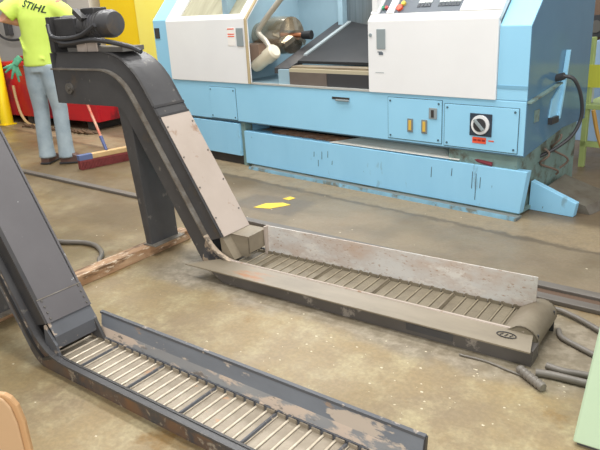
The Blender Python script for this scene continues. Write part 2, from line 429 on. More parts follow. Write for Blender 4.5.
    gb = MB().box(gx + .02, gx + .2, yw + .035, yf - .03, 1.135, 1.29); gb.cyl((gx + .02, (yw + yf) / 2, 1.23), (gx + .25, (yw + yf) / 2, 1.23), .075, n=20)
    gb.build('gearbox', M_black, root, bevel=.008)
    ym = yw + .09
    zm = 1.25
    mo = MB().cyl((gx + .22, ym, zm), (gx + .27, ym, zm), .055, .062, 24); mo.cyl((gx + .27, ym, zm), (gx + .40, ym, zm), .064, n=24)
    for q in range(5): mo.cyl((gx + .28 + q * .024, ym, zm), (gx + .286 + q * .024, ym, zm), .069, n=24)
    mo.build('motor', mat('motor paint', (70, 70, 74), .35, col2=(90, 88, 84), scale=9), root, smooth=True)
    MB().tube([(gx + .40, ym, zm), (gx + .45, ym, zm), (gx + .475, ym, zm), (gx + .48, ym, zm)], [.071, .071, .06, .04], 24).build('fan_cowl', M_dark, root, smooth=True)
    MB().box(gx + .25, gx + .36, ym - .04, ym + .05, 1.30, 1.335).build('terminal_box', M_black, root, bevel=.006)
    MB().hexa([(gx + .24, ym - .085, 1.31), (gx + .30, ym - .085, 1.27), (gx + .30, ym - .05, 1.27), (gx + .24, ym - .05, 1.31)],
              [(gx + .25, ym - .085, 1.335), (gx + .32, ym - .085, 1.285), (gx + .32, ym - .05, 1.285), (gx + .25, ym - .05, 1.335)]).build('lifting_lug', M_black, root)
    MB().box(gx + .1, gx + .56, yw + .04, yf - .04, 1.111, 1.135).build('motor_mount', M_bolt, root)
    for q in range(2): MB().box(gx + .2 + q * .09, gx + .275 + q * .09, yw + .03, yw + .04, 1.115, 1.165).build('mount_pad', M_beige, root)
    pts = smooth_path([(gx + .0, yw + .01, 1.26), (gx + .04, yw - .005, 1.2), (gx + .14, yw + .0, 1.185), (gx + .3, yw - .01, 1.2), (gx + .42, yw - .0, 1.25)])
    MB().tube(pts, .012, 8).build('cable', M_rubber, root, smooth=True)
    pts = smooth_path([(gx + .02, yw + .01, 1.19), (gx + .15, yw - .0, 1.16), (gx + .4, yw + .0, 1.175), (gx + .62, yw + .03, 1.14), (gx + .7, yw + .04, 1.112)])
    MB().tube(pts, .013, 8).build('cable', M_rubber, root, smooth=True)
    return root
rc = conveyor((-.55, 2.08, 0), .9, -1.568, .06, .285, 0.0, .09, True)
tag(rc, 'dark chip conveyor with beige sheet on its incline and motor on top', 'conveyor')
nc = conveyor((-.7, 1.08, 0), -.7, -1.378, 0.0, .21, .085, .072, False)
tag(nc, 'grey chip conveyor with peeling paint and bright slats in the foreground', 'conveyor')

# timber under the conveyor legs
M_wood = mat('worn timber', (190, 158, 126), .7, col2=(158, 118, 82), scale=6, wear=(((112, 86, 62), 5, .56, .12), ((214, 196, 172), 14, .62, .06)), stretch=(4, 1.0, 4), bump=.3)
tb = MB().box(-2.755, -2.672, .55, 2.42, 0, .06).build('timber_beam', M_wood, bevel=.004)
tag(tb, 'brown timber beam lying on the floor under the conveyor legs', 'beam')

# ------------------------------------------------------------------ lathe
LA = empty('lathe', (-1.1, 3.62, 0), -7.3); tag(LA, 'light blue and white enclosed turning lathe with an open door', 'lathe')
B_blue = mat('light blue paint', (152, 207, 234), .35, col2=(146, 202, 230), scale=2.5, wear=(((128, 170, 190), 7, .76, .06), ((86, 104, 112), 26, .78, .03)))
B_blued = mat('scuffed blue paint', (150, 205, 234), .4, col2=(142, 198, 228), scale=2.5, wear=(((128, 168, 188), 6, .68, .08), ((80, 96, 104), 20, .745, .03)), stretch=(1.5, 1, .5))
B_side_shade = mat('shaded glossy blue side', (86, 124, 150), .14, col2=(80, 116, 142), scale=2)  # darker copy of the lathe blue, the side's shade put into its colour
B_white = mat('warm white paint', (232, 232, 231), .35, col2=(226, 226, 225), scale=2)
B_line = mat('shadow line', (70, 96, 108), .7)
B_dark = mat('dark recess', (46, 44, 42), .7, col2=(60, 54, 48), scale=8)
B_steel = mat('chuck steel', (196, 188, 172), .16, .8, col2=(160, 146, 122), scale=9)
B_cover = mat('way cover steel', (34, 36, 38), .6, .0, col2=(44, 45, 46), scale=3, spec=.2)
B_cream = mat('cream housing', (226, 218, 196), .4, col2=(206, 196, 170), scale=8)
B_ped = mat('pedestal green grey', (126, 152, 146), .6, col2=(106, 128, 122), scale=6, wear=(((86, 84, 72), 8, .58, .12),))
B_inner = mat('inner pale blue', (150, 178, 190), .4, col2=(138, 164, 176), scale=3)
B_grey = mat('grey plate', (140, 150, 152), .4)
B_panelgrey = mat('control grey', (96, 104, 112), .45)
def LB(name, m, x0, x1, y0, y1, z0, z1, parent=LA, bevel=0): return MB().box(x0, x1, y0, y1, z0, z1).build(name, m, parent, bevel)
# upper base
ub = MB().prism([(0, .378), (.54, .46), (.9, .46), (.9, .70), (0, .70)], 0, -3.59, 0.0).build('base', B_blue, LA, bevel=.006)
# access panels with a shadow gap
def access(x0, x1, z0, z1, y=0):
    f = LB('panel_gap', B_line, x0 - .004, x1 + .004, y - .002, y + .002, z0 - .004, z1 + .004)
    p = LB('access_panel', B_blue, x0, x1, y - .006, y, z0, z1, bevel=.002)
    for bx in (x0 + .02, x1 - .02):
        for bz in (z0 + .02, z1 - .02):
            MB().cyl((bx, y - .010, bz), (bx, y - .006, bz), .007, n=8).build('screw', B_line, p)
    return p
access(-2.855, -2.515, .392, .656)
p1 = access(-.955, -.545, .402, .672); p2 = access(-.523, -.04, .396, .656)
for x in (-.776, -.668):
    g = MB(); g.box(x - .022, x + .022, -.012, -.006, .455, .545); s = g.build('sight_glass', mat('sight frame %d' % int(-x * 1000), (120, 128, 128), .4), p1, bevel=.01)
    MB().box(x - .011, x + .011, -.016, -.012, .468, .534).build('glass', mat('amber glass %d' % int(-x * 1000), (214, 176, 84), .2), s, bevel=.005)
s = LB('latch', B_grey, -.635, -.575, -.012, -.006, .555, .625, p1, .004); LB('latch_slot', B_dark, -.617, -.597, -.014, -.012, .565, .612, p1)
s = LB('latch', B_grey, -3.55, -3.50, -.008, 0, .55, .66, LA, .004); LB('latch_slot', B_dark, -3.535, -3.515, -.010, -.008, .57, .64, s)
# main switch
sw = LB('switch_plate', mat('black plate', (50, 60, 72), .4), -.345, -.200, -.012, -.006, .478, .614, p2, .003)
k = MB().cyl((-.272, -.022, .548), (-.272, -.012, .548), .058, n=28); k.build('switch_ring', B_white, sw, smooth=True)
MB().cyl((-.272, -.030, .548), (-.272, -.022, .548), .040, n=24).build('switch_dial', M_rubber, sw, smooth=True)
MB().hexa([(-.305, -.046, .575), (-.296, -.046, .585), (-.238, -.046, .527), (-.247, -.046, .517)], [(-.305, -.03, .575), (-.296, -.03, .585), (-.238, -.03, .527), (-.247, -.03, .517)]).build('switch_handle', B_grey, sw)
M_red = mat('orange red label', (232, 92, 60), .5)
LB('label_plate', M_red, -.325, -.235, -.009, -.006, .433, .47, p2)
for q in range(3): LB('print_line', mat('label print %d' % q, (150, 40, 36), .6), -.318 + q * .028, -.296 + q * .028, -.0095, -.009, .446, .458, p2)
LB('print_line', M_red, -.22, -.185, -.0075, -.006, .45, .458, p2)
# hand-hold slot under the door
LB('handle_slot', B_dark, -1.45, -1.29, -.004, 0, .632, .648); LB('handle_lip', B_grey, -1.41, -1.29, -.016, 0, .622, .634, bevel=.003)
LB('seam', B_line, -3.59, 0, -.003, 0, .378, .386)
# top ledge of base
LB('base_ledge', mat('ledge edge', (176, 176, 170), .4), -2.31, -1.11, -.006, .03, .70, .712)
# lower tank, low cabinet, post, skid
lt = MB().prism([(.03, .03), (.5, .03), (.5, .20), (.26, .20), (.25, .285), (.03, .30)], 0, -2.44, -.10).build('coolant_tank', B_blued, LA)
MB().prism([(-2.45, .03), (-.004, .03), (.03, .292), (-2.45, .306)], 1, .0, .06).build('tank_front', B_blued, LA, bevel=.003)
MB().box(-2.40, -.02, .01, .3, .012, .03).build('tank_foot', B_ped, LA)
LB('low_cabinet', B_blued, -3.59, -2.505, -.002, .5, .082, .362, bevel=.004)
LB('low_cabinet_foot', B_dark, -3.59, -2.47, .03, .5, .0, .082)
LB('corner_post', B_ped, -2.503, -2.452, .02, .1, .0, .376)
sk = MB().prism([(-.062, .0), (-.058, .0), (-.05, .024), (-.055, .024)], 0, -2.36, .005).build('skid', mat('dirty blue skid', (126, 172, 194), .5, col2=(104, 138, 152), scale=6, wear=(((104, 108, 100), 8, .58, .08),)), LA)
MB().prism([(-.055, .018), (.02, .020), (.02, .0), (-.055, .0)], 0, -2.36, .004).build('skid_top', mat('dirty skid', (120, 122, 114), .6, col2=(104, 112, 112), scale=7), LA)
LB('slot_shade', B_dark, -2.45, -.50, .30, .9, .2, .45)  # dark block behind the slot, the shade in there put into its colour
M_scr = mat('dark scratch', (74, 92, 102), .7)
random.seed(21)
for x, z0, z1 in ((-.30, .07, .24), (-.325, .14, .25), (-.27, .15, .22), (-.62, .17, .24), (-.47, .2, .25), (-1.62, .11, .16), (-1.58, .17, .23), (-1.52, .19, .24), (-1.66, .18, .22), (-1.48, .14, .17)):
    MB().hexa([(x, -.0012, z0), (x + .005, -.0012, z0), (x + .005, .0, z0), (x, .0, z0)], [(x + .004, -.0012, z1), (x + .008, -.0012, z1), (x + .008, .0, z1), (x + .004, .0, z1)]).build('scratch', M_scr, LA)
# things seen in the slot between base and tank
LB('chip_pan', mat('chip pan', (170, 160, 146), .5, .2, col2=(150, 128, 104), scale=5), -2.40, -1.1, .03, .26, .286, .292)
ch = MB()
random.seed(3)
for i in range(18):
    x = -2.15 + i * .05; a = random.uniform(.1, .5); ch.tube([(x - .03, .05 + .05 * random.random(), .296), (x, .10, .296 + .03 * a), (x + .04, .18, .30)], .018, 6)
ch.build('chip_heap', mat('brown swarf', (150, 112, 84), .6, col2=(110, 80, 62), scale=14, bump=.4), LA)['kind'] = 'stuff'
MB().hexa([(-1.5, .006, .307), (-.42, .006, .307), (-.45, .24, .345), (-1.15, .24, .36)], [(-1.5, .006, .310), (-.42, .006, .310), (-.45, .24, .348), (-1.15, .24, .363)]).build('splash_sheet', mat('pale sheet', (226, 222, 212), .35, .0), LA)
pts = smooth_path([(-.52, .10, .345), (-.42, .06, .338), (-.3, .03, .318), (-.2, .02, .305)])
MB().tube(pts, .014, 8).build('red_hose', mat('dark red hose', (120, 40, 50), .5), LA, smooth=True)
# right-hand pedestal under the overhang
MB().prism([(.02, 0), (.9, 0), (.9, .46), (.54, .455), (.02, .376)], 0, -.5, -.045).build('pedestal', B_ped, LA)
# white doors: upright below, leaning back above
def front(x0, x1, zk, zt, m, name, y=0., th=.03, z0=.70):
    d = zt - zk
    return MB().prism([(y, z0), (y, zk), (y + d * .92, zt), (y + d * .92 + th, zt), (y + th, zk), (y + th, z0)], 0, x0, x1).build(name, m, LA, bevel=.004)
dl = front(-3.375, -2.312, 1.205, 1.225, B_white, 'left_door', -.012)
# leaning upper part of the left door: four frame bars round the window
def lean(x0, x1, t0, t1, zk, yk, n0, n1):
    """box on the leaning front: t along the slope, n along its normal"""
    s = math.hypot(.92, 1); ty, tz = .92 / s, 1 / s; ny, nz = -1 / s, .92 / s
    P = lambda x, t, n: (x, yk + ty * t + ny * n, zk + tz * t + nz * n)
    return MB().hexa([P(x0, t0, n0), P(x1, t0, n0), P(x1, t1, n0), P(x0, t1, n0)], [P(x0, t0, n1), P(x1, t0, n1), P(x1, t1, n1), P(x0, t1, n1)])
for a in ((-3.375, -2.312, .0, .042), (-3.375, -2.312, .48, .6), (-3.375, -3.20, .042, .48), (-2.40, -2.312, .042, .48)):
    lean(a[0], a[1], a[2], a[3], 1.21, -.008, -.03, 0).build('window_bar', B_white, dl)
lean(-3.21, -2.39, .03, .49, 1.21, -.008, -.024, -.016).build('window_pane', mat('smoked pane', (176, 172, 146), .12, col2=(150, 146, 122), scale=3, stretch=(6, 1, 1)), dl)
LB('door_handle', B_grey, -2.425, -2.345, -.018, -.012, .995, 1.135, dl, .004)
wl = LB('warning_label', mat('label white', (236, 232, 226), .5), -2.535, -2.445, -.0145, -.012, 1.0, 1.14, dl)
for q, z in enumerate((1.125, 1.085, 1.068)): LB('print_bar', M_red, -2.53, -2.45, -.0155, -.0145, z, z + .008, wl)
MB().tube([(-2.312, -.014, .705), (-2.306, -.014, 1.2), (-2.306, .32, 1.56)], .012, 6).build('door_seal', mat('tan seal', (176, 158, 122), .6), dl)
dr = front(-1.108, -.186, 1.155, 1.16, B_white, 'right_door', -.012)
lean(-1.108, -.186, 0, .06, 1.155, -.012, -.03, 0).build('panel_shelf', mat('shelf white', (222, 220, 214), .4), dr)
# control panel, framed
cp = lean(-1.045, -.455, .06, .5, 1.155, -.012, -.03, -.004).build('control_panel', B_panelgrey, dr)
for a in ((-1.108, -1.045), (-.985, -.93), (-.455, -.186)): lean(a[0], a[1], .06, .5, 1.155, -.012, -.03, .006).build('panel_frame', B_white, dr)
lean(-1.108, -.186, .5, .6, 1.155, -.012, -.03, .006).build('panel_frame', B_white, dr)
def button(x, t, r, col, nm):
    s = math.hypot(.92, 1); ty, tz = .92 / s, 1 / s; ny, nz = -1 / s, .92 / s
    c = Vector((x, -.012 + ty * t, 1.155 + tz * t)); n = Vector((0, ny, nz))
    MB().cyl(c - n * .004, c + n * .012, r, n=14).build('button', mat(nm, col, .4), cp, smooth=True)
button(-1.027, .105, .012, (60, 150, 110), 'green button'); button(-1.002, .105, .012, (190, 60, 60), 'red button')
button(-.90, .10, .022, (222, 90, 60), 'stop button'); button(-.885, .135, .015, (220, 190, 70), 'yellow button')
mk = mat('pale key', (206, 210, 206), .4); mk2 = mat('dark key', (60, 66, 72), .4)
for r in range(4):
    for c in range(13):
        x = -.80 + c * .025; t = .105 + r * .03
        if c in (0, 5, 6): continue
        lean(x, x + .02, t, t + .022, 1.155, -.012, -.004, .0).build('key', mk if (c * 3 + r) % 3 else mk2, cp)
LB('door_handle', B_grey, -1.035, -.965, -.018, -.012, .982, 1.108, dr, .006)
MB().cyl((-1.085, -.018, 1.07), (-1.085, -.012, 1.07), .012, n=12).build('lock', B_grey, dr)
LB('maker_badge', B_panelgrey, -1.02, -.985, -.0145, -.012, .945, .962, dr, .001); LB('maker_badge', B_panelgrey, -1.03, -.995, -.0145, -.012, .962, .967, dr)
LB('scratch', B_grey, -1.05, -.98, -.0135, -.012, .83, .833, dr)
# blue end columns
front(-.184, 0.0, 1.112, 1.7, B_blue, 'end_column', 0., .06)
front(-3.59, -3.378, 1.215, 1.7, B_blue, 'end_column', 0., .06)
LB('name_plate', M_rubber, -3.57, -3.50, -.006, 0, 1.06, 1.15)
LB('plinth_line', mat('seam blue', (120, 170, 196), .4), -.184, 0, -.002, .001, .765, .785)
# shell
MB().prism([(.004, .70), (.004, 1.112), (.544, 1.70), (.9, 1.70), (.9, .70)], 0, -.02, .003).build('right_side', B_side_shade, LA)
MB().prism([(.0, .378), (.54, .46), (.9, .46), (.9, .70), (.0, .70)], 0, 0.0, .004).build('base_side', B_side_shade, LA)
MB().prism([(.06, .70), (.06, 1.2), (.54, 1.70), (.9, 1.70), (.9, .70)], 0, -3.588, -3.55).build('left_side', B_side_shade, LA)
LB('back_wall', B_inner, -3.55, -.03, .86, .9, .70, 1.70); LB('roof', B_white, -3.55, -.03, .5, .9, 1.70, 1.73)
LB('headstock_wall', B_inner, -2.62, -2.56, .03, .86, .70, 1.6)
LB('right_bulkhead', B_white, -1.10, -1.06, .03, .86, .70, 1.5)
LB('inner_floor', B_inner, -2.56, -1.10, .0, .86, .70, .705)
# way cover, rail, steel guard, ledge, front sill
def sl(x0, x1, y0, y1, dz0, dz1, name, m, **kw):
    zf = lambda y: .85 + (y - .1) * .385
    return MB().hexa([(x0, y0, zf(y0) + dz0), (x1, y0, zf(y0) + dz0), (x1, y1, zf(y1) + dz0), (x0, y1, zf(y1) + dz0)],
                     [(x0, y0, zf(y0) + dz1), (x1, y0, zf(y0) + dz1), (x1, y1, zf(y1) + dz1), (x0, y1, zf(y1) + dz1)]).build(name, m, LA, **kw)
sl(-1.93, -1.10, .16, .86, -.02, 0, 'way_cover', B_cover)
sl(-2.09, -1.93, .06, .86, -.05, -.008, 'way_bed', M_rubber); sl(-1.94, -1.905, .24, .8, 0, .012, 'way_rail', B_grey)
ga = [(-1.98 + .86 * i / 12, .84 - .10 * math.sin(math.pi * i / 12)) for i in range(13)]
MB().prism(ga + [(p[0], p[1] + .012) for p in ga[::-1]], 2, 1.09, 1.68).build('steel_guard', mat('brushed guard', (150, 156, 158), .3, .7, col2=(120, 126, 128), scale=4, stretch=(8, 8, .4)), LA, smooth=True)
LB('guard_post', B_inner, -2.03, -1.98, .78, .86, 1.05, 1.68)
LB('ledge', mat('oily ledge', (104, 90, 78), .4, .1, col2=(150, 138, 114), scale=3), -1.9, -1.10, .055, .17, .828, .845)
LB('ledge', mat('cream ledge', (178, 168, 142), .4), -1.9, -1.10, .03, .055, .805, .83)
LB('sill', mat('brown sill', (92, 82, 76), .5, col2=(106, 96, 88), scale=6), -1.895, -1.52, .025, .05, .71, .805); LB('sill', M_rubber, -1.515, -1.108, .025, .05, .71, .805)
LB('sill_block', B_inner, -2.02, -1.9, .03, .2, .71, .82)
# chuck with jaws, work bar
cx0 = -2.30; cyc, czc = .38, 1.05
ck = MB().cyl((-2.56, cyc, czc), (-2.40, cyc, czc), .11, n=28); ck.cyl((-2.40, cyc, czc), (-2.27, cyc, czc), .152, n=32); ck.cyl((-2.27, cyc, czc), (-2.19, cyc, czc), .152, .146, 32)
chk = ck.build('chuck', B_steel, LA, smooth=True)
for q in range(3):
    a = R_(90 + 120 * q); c = Vector((0, math.cos(a), math.sin(a))); t = Vector((0, -math.sin(a), math.cos(a))); o = Vector((-2.19, cyc, czc))
    P = lambda x, rr, ww: o + Vector((x, 0, 0)) + c * rr + t * ww
    MB().hexa([P(0, .04, -.025), P(0, .14, -.025), P(0, .14, .025), P(0, .04, .025)], [P(.06, .04, -.02), P(.035, .14, -.02), P(.035, .14, .02), P(.06, .04, .02)]).build('jaw', B_steel, chk)
MB().cyl((-2.20, cyc, czc), (-2.07, cyc, czc), .019, n=16).build('work_bar', mat('copper bar', (150, 96, 66), .3, .5), chk, smooth=True)
MB().cyl((-2.07, cyc, czc), (-1.99, cyc + .02, czc), .03, .036, n=16).build('work_nose', B_cover, chk, smooth=True)
ln = MB().tube([(-2.385, .13, .82), (-2.36, .13, .834), (-2.24, .13, .898), (-2.235, .13, .90), (-2.15, .13, .946), (-2.135, .13, .954)], [.045, .052, .052, .06, .06, .045], 18)
ln.build('work_light', B_cream, LA, smooth=True)
MB().tube(smooth_path([(-2.19, .14, .94), (-2.25, .14, 1.02), (-2.33, .14, 1.09), (-2.27, .15, 1.17), (-2.15, .17, 1.28), (-2.05, .2, 1.38)]), .022, 10).build('light_arm', mat('arm alloy', (186, 180, 166), .35, .4), LA, smooth=True)
LB('lower_guard', mat('brown guard', (134, 112, 96), .4), -2.55, -2.3, .1, .3, .86, 1.0)
wl_ = bpy.data.lights.new('interior_fill', 'AREA'); wl_.shape = 'RECTANGLE'; wl_.size, wl_.size_y = .9, .06; wl_.energy = 7  # unseen area light added to brighten the inside of the lathe
wo = bpy.data.objects.new('interior_fill', wl_); COL.objects.link(wo); wo.parent = LA; wo.location = (-1.85, .50, 1.66); wo.rotation_euler = (R_(-8), 0, 0)
LB('fill_housing', B_white, -2.35, -1.35, .45, .56, 1.665, 1.70)  # housing made up to go with the added interior fill
# bits on the right side
MB().prism([(.495, .94), (.455, .74), (.405, .54), (.425, .54), (.472, .74), (.503, .94)], 0, .004, .03).build('side_fin', B_blue, LA)
MB().prism([(.45, .74), (.33, .665), (.30, .55), (.405, .54)], 0, .004, .012).build('side_gusset', B_blue, LA)
MB().prism([(.0, .69), (.42, .75), (.42, .758), (.0, .70)], 0, .003, .03).build('side_ledge', B_ped, LA)
LB('side_plate', B_ped, .004, .01, .10, .16, .565, .635); LB('side_latch', M_rubber, .004, .03, .30, .40, .52, .56)
MB().cyl((.0, .38, .785), (.05, .38, .80), .022, n=12).build('cable_gland', M_rubber, LA, smooth=True)
MB().tube(smooth_path([(.04, .38, .80), (.1, .40, .78), (.13, .45, .68), (.13, .49, .55), (.10, .46, .44), (.03, .40, .36), (-.06, .34, .30)]), .011, 10).build('power_cable', M_rubber, LA, smooth=True)
for q, (c0, c1) in enumerate((((-.02, .30, .36), (.0, .44, .17)), ((-.02, .5, .42), (.0, .6, .18)))):
    pts = [(c0[0] + (c1[0] - c0[0]) * t + .03 * math.sin(9 * t + q), c0[1] + (c1[1] - c0[1]) * t + .04 * math.cos(7 * t + q), c0[2] + (c1[2] - c0[2]) * t) for t in [i / 14 for i in range(15)]]
    MB().tube(pts, .007, 8).build('service_hose', mat('service hose %d' % q, (110, 92, 80), .5), LA, smooth=True)

# blue guard and plate beside the lathe foot, on the floor
def law(x, y): c, s_ = math.cos(R_(-7.3)), math.sin(R_(-7.3)); return (-1.1 + c * x - s_ * y, 3.62 + s_ * x + c * y)
g = MB().prism([(-.035, 0), (.24, 0), (.252, .085), (-.03, .185)], 1, 0, .05).build('pedal_guard', B_blued, bevel=.003)
gx, gy = law(.002, .195); g.location = (gx, gy, .001); g.rotation_euler = (0, 0, R_(-7.3))
tag(g, 'small light blue wedge shaped guard on the floor beside the lathe', 'guard')
g = MB().hexa([(0, .29, 0), (.30, .29, 0), (.36, .62, 0), (-.0, .66, 0)], [(0, .29, .11), (.27, .29, .05), (.33, .60, .05), (0, .64, .13)]).build('chip_tray', mat('dirty tray', (112, 108, 98), .5, col2=(80, 70, 58), scale=7, bump=.3))
gx, gy = law(0.005, 0); g.location = (gx, gy, .001); g.rotation_euler = (0, 0, R_(-7.3))
tag(g, 'dirty grey sheet metal tray behind the blue wedge guard', 'tray')

# ------------------------------------------------------------------ floor rails, hoses, marks
fr = empty('floor_rail', (-5.7, 2.9, 0), -2.1); tag(fr, 'long flat grey steel double strip laid along the floor', 'rail')
M_strip = mat('grey floor steel', (118, 112, 105), .45, .1, col2=(98, 91, 83), scale=5, stretch=(.4, 2, 2))
MB().box(0, 6.6, 0, .055, 0, .022).build('strip', M_strip, fr, bevel=.004); MB().box(3.3, 6.6, -.12, -.065, 0, .022).build('strip', M_strip, fr, bevel=.004)
MB().box(3.3, 6.6, -.066, .001, 0, .006).build('channel', mat('channel rust', (96, 76, 60), .7), fr)
def hose(name, pts, r, m, label, cat='hose', group=None):
    o = MB().tube(smooth_path(pts), r, 10).build(name, m, smooth=True); tag(o, label, cat, group); return o
hose('hose', [(-3.6, 1.93, .016), (-3.33, 1.97, .016), (-3.185, 2.03, .016), (-3.06, 2.03, .016), (-2.93, 1.97, .016), (-2.86, 1.9, .016), (-2.8, 1.86, .016)], .014, M_hose, 'dark hose curving on the floor behind the foreground conveyor')
hose('hose', [(-.80, 2.45, .013), (-.615, 2.525, .016), (-.507, 2.496, .016), (-.396, 2.426, .016), (-.25, 2.33, .016), (-.1, 2.24, .016)], .011, M_hose, 'grey hose arching along the floor just below the floor strips')
hose('hose', [(-.535, 2.36, .012), (-.515, 2.315, .012), (-.48, 2.29, .012), (-.392, 2.246, .012), (-.28, 2.19, .012), (-.18, 2.14, .012)], .011, M_hose, 'straight grey hose running from the conveyor tail to the green cabinet')
hose('hose', [(-.50, 2.075, .014), (-.44, 2.068, .014), (-.355, 2.085, .014), (-.2, 2.10, .014)], .013, M_hose, 'upper of two grey hoses side by side below the conveyor tail')
hp = hose('hose', [(-.52, 2.012, .014), (-.48, 2.022, .014), (-.43, 2.027, .014), (-.344, 2.033, .014), (-.2, 2.05, .014)], .014, M_hose, 'lower of two grey hoses side by side below the conveyor tail')
cpn = MB(); a = Vector((-.575, 2.0, .018)); b = Vector((-.468, 1.925, .018))
pp = [a + (b - a) * (i / 14) for i in range(15)]; cpn.tube(pp, [.014 + .004 * (i % 2) for i in range(15)], 12)
o = cpn.build('hose_coupling', M_hose, smooth=True); tag(o, 'ribbed grey flexible conduit end lying by the conveyor tail', 'conduit')
hose('cord', [(-.80, 2.0, .006), (-.70, 2.005, .006), (-.62, 1.99, .006), (-.56, 1.98, .006)], .004, M_hose, 'thin dark cord along the near edge of the rear conveyor', 'cord')
M_yel = mat('floor yellow', (236, 206, 60), .6, col2=(210, 176, 60), scale=14)
o = MB().prism([(-2.72, 3.06), (-2.60, 3.09), (-2.525, 3.22), (-2.60, 3.235), (-2.70, 3.17)], 2, .0005, .0025).build('floor_mark', M_yel); tag(o, 'larger yellow paint patch on the floor in front of the lathe', 'mark')
o = MB().prism([(-2.66, 3.31), (-2.60, 3.30), (-2.585, 3.36), (-2.64, 3.37)], 2, .0005, .0025).build('floor_mark', M_yel); tag(o, 'smaller yellow paint patch on the floor near the lathe', 'mark')
# scattered pale chips
random.seed(11); ch = MB()
for i in range(190):
    x, y = random.uniform(-3.4, .1), random.uniform(.9, 3.5)
    if random.random() < .4: x, y = random.uniform(-1.6, -.3), random.uniform(1.4, 2.0)
    if 2.02 < y < 2.4 and x > -2.7 or 1.05 < y < 1.33: continue
    r = random.uniform(.0015, .0055); a = random.uniform(0, 6.3)
    P = [(x + r * 1.5 * math.cos(a + t) * random.uniform(.6, 1), y + r * math.sin(a + t), .0005) for t in (0, 1.6, 3.1, 4.7)]
    ch.add(P + [(x, y, .0025)], [(0, 1, 4), (1, 2, 4), (2, 3, 4), (3, 0, 4)])
o = ch.build('metal_chips', mat('pale chips', (206, 194, 166), .5)); tag(o, 'tiny pale metal chips scattered over the floor', 'chips'); o['kind'] = 'stuff'

# pale green cabinet, lower right
M_gr = mat('pale green enamel', (204, 228, 198), .22, col2=(196, 222, 190), scale=3)
gc = empty('green_cabinet', (-.318, 1.70, 0)); tag(gc, 'pale green enamelled machine cabinet at the lower right edge', 'cabinet')
MB().hexa([(.0, 0, .012), (.9, .02, .012), (.9, .30, .012), (.02, .30, .012)], [(.046, .0, .50), (.86, .02, .50), (.86, .28, .50), (.06, .28, .50)]).build('body', M_gr, gc, bevel=.006)
MB().box(.012, .88, .012, .29, 0, .014).build('plinth', M_dark, gc)
# tan rounded panel, lower left
tp = empty('tan_panel', (-1.49, .624, 0), 35); tag(tp, 'tan panel with a rounded top standing in the lower left corner', 'panel')
M_tan = mat('tan board', (196, 162, 124), .6, col2=(188, 153, 115), scale=3); M_tane = mat('tan board edge', (196, 156, 112), .55, col2=(184, 142, 98), scale=8)
def rounded(x0, x1, z0, z1, r, n=8):
    P = [(x0, z0), (x1, z0)]
    for cx, a0 in ((x1 - r, 0), (x0 + r, 90)):
        for k in range(n + 1):
            a = R_(a0 + 90 * k / n); P.append((cx + r * math.cos(a), z1 - r + r * math.sin(a)))
    return P
def lobe(d): return [(-.34, 0), (.060 + d, 0), (.066 + d, .2), (.066 + d, .30), (.058 + d, .352), (.045 + d, .376), (.03 + d, .388), (.012 + d, .391), (-.02 + d, .386), (-.08, .366), (-.2, .33), (-.3, .30), (-.34, .27)]
MB().prism(lobe(-.028), 1, -.008, .0).build('face', M_tan, tp, bevel=.004)
MB().prism(lobe(-.013), 1, .0, .016).build('core', M_tane, tp, bevel=.004)

# ------------------------------------------------------------------ sweeping person
def remesh(o, v=.012, sm=6):
    r = o.modifiers.new('remesh', 'REMESH'); r.mode = 'VOXEL'; r.voxel_size = v; r.use_smooth_shade = True
    s_ = o.modifiers.new('smooth', 'SMOOTH'); s_.iterations = sm; s_.factor = .5
    return o
PE = empty('person', (-5.322, 3.293, 0), 25); tag(PE, 'person in lime T-shirt and pale jeans sweeping, seen from behind', 'person')
M_skin = mat('skin', (206, 150, 122), .5); M_shirt = mat('lime cloth', (222, 246, 116), .75, col2=(212, 238, 102), scale=5, bump=.3, bscale=9)
M_jean = mat('pale denim', (178, 192, 196), .8, col2=(146, 162, 172), scale=7, bump=.4, bscale=14); M_shoe = mat('brown leather', (108, 78, 66), .5, col2=(84, 60, 52), scale=9)
M_hair = mat('brown hair', (70, 50, 38), .7)
def limb(mb, pts, rs, n=14): mb.tube(pts, rs, n)
HL, HR = Vector((.02, .31, 1.2)), Vector((.104, .247, 1.025))   # hands on the broom handle
body = MB()
body.ellipses([(0, 0, .86, .13, .10), (0, 0, .95, .14, .10), (.02, .0, 1.1, .14, .10), (.045, .01, 1.3, .165, .11), (.06, .015, 1.43, .17, .085), (.068, .02, 1.49, .09, .07), (.07, .025, 1.53, .055, .055), (.075, .035, 1.60, .052, .055)])
hc = Vector((.085, .05, 1.70))
rings = []
for i in range(11):
    t = -1 + 2 * i / 10; r = math.sqrt(max(.02, 1 - t * t)); rings.append((hc.x, hc.y + .012 * t, hc.z + .125 * t, .078 * r, .098 * r))
body.ellipses(rings, 18)
body.tube([hc + Vector((0, .09, .02)), hc + Vector((0, .112, -.015)), hc + Vector((0, .1, -.03))], [.008, .017, .012], 8)     # nose
for sx in (-1, 1): body.tube([hc + Vector((sx * .074, 0, .03)), hc + Vector((sx * .086, -.01, 0)), hc + Vector((sx * .076, 0, -.03))], [.012, .018, .010], 8)   # ears
body.tube([hc + Vector((-.025, .094, -.06)), hc + Vector((0, .101, -.06)), hc + Vector((.025, .094, -.06))], [.006, .009, .006], 8)   # mouth
for sx, hx in ((-1, -.1), (1, .1)):
    limb(body, [(hx * .85, 0, .9), (hx * .95, .015, .5), (hx, 0, .3), (hx, 0, .1)], [.08, .055, .055, .042])
shl, shr = Vector((-.105, 0, 1.45)), Vector((.225, .02, 1.42)); ell, elr = Vector((-.235, -.09, 1.31)), Vector((.36, .10, 1.2))
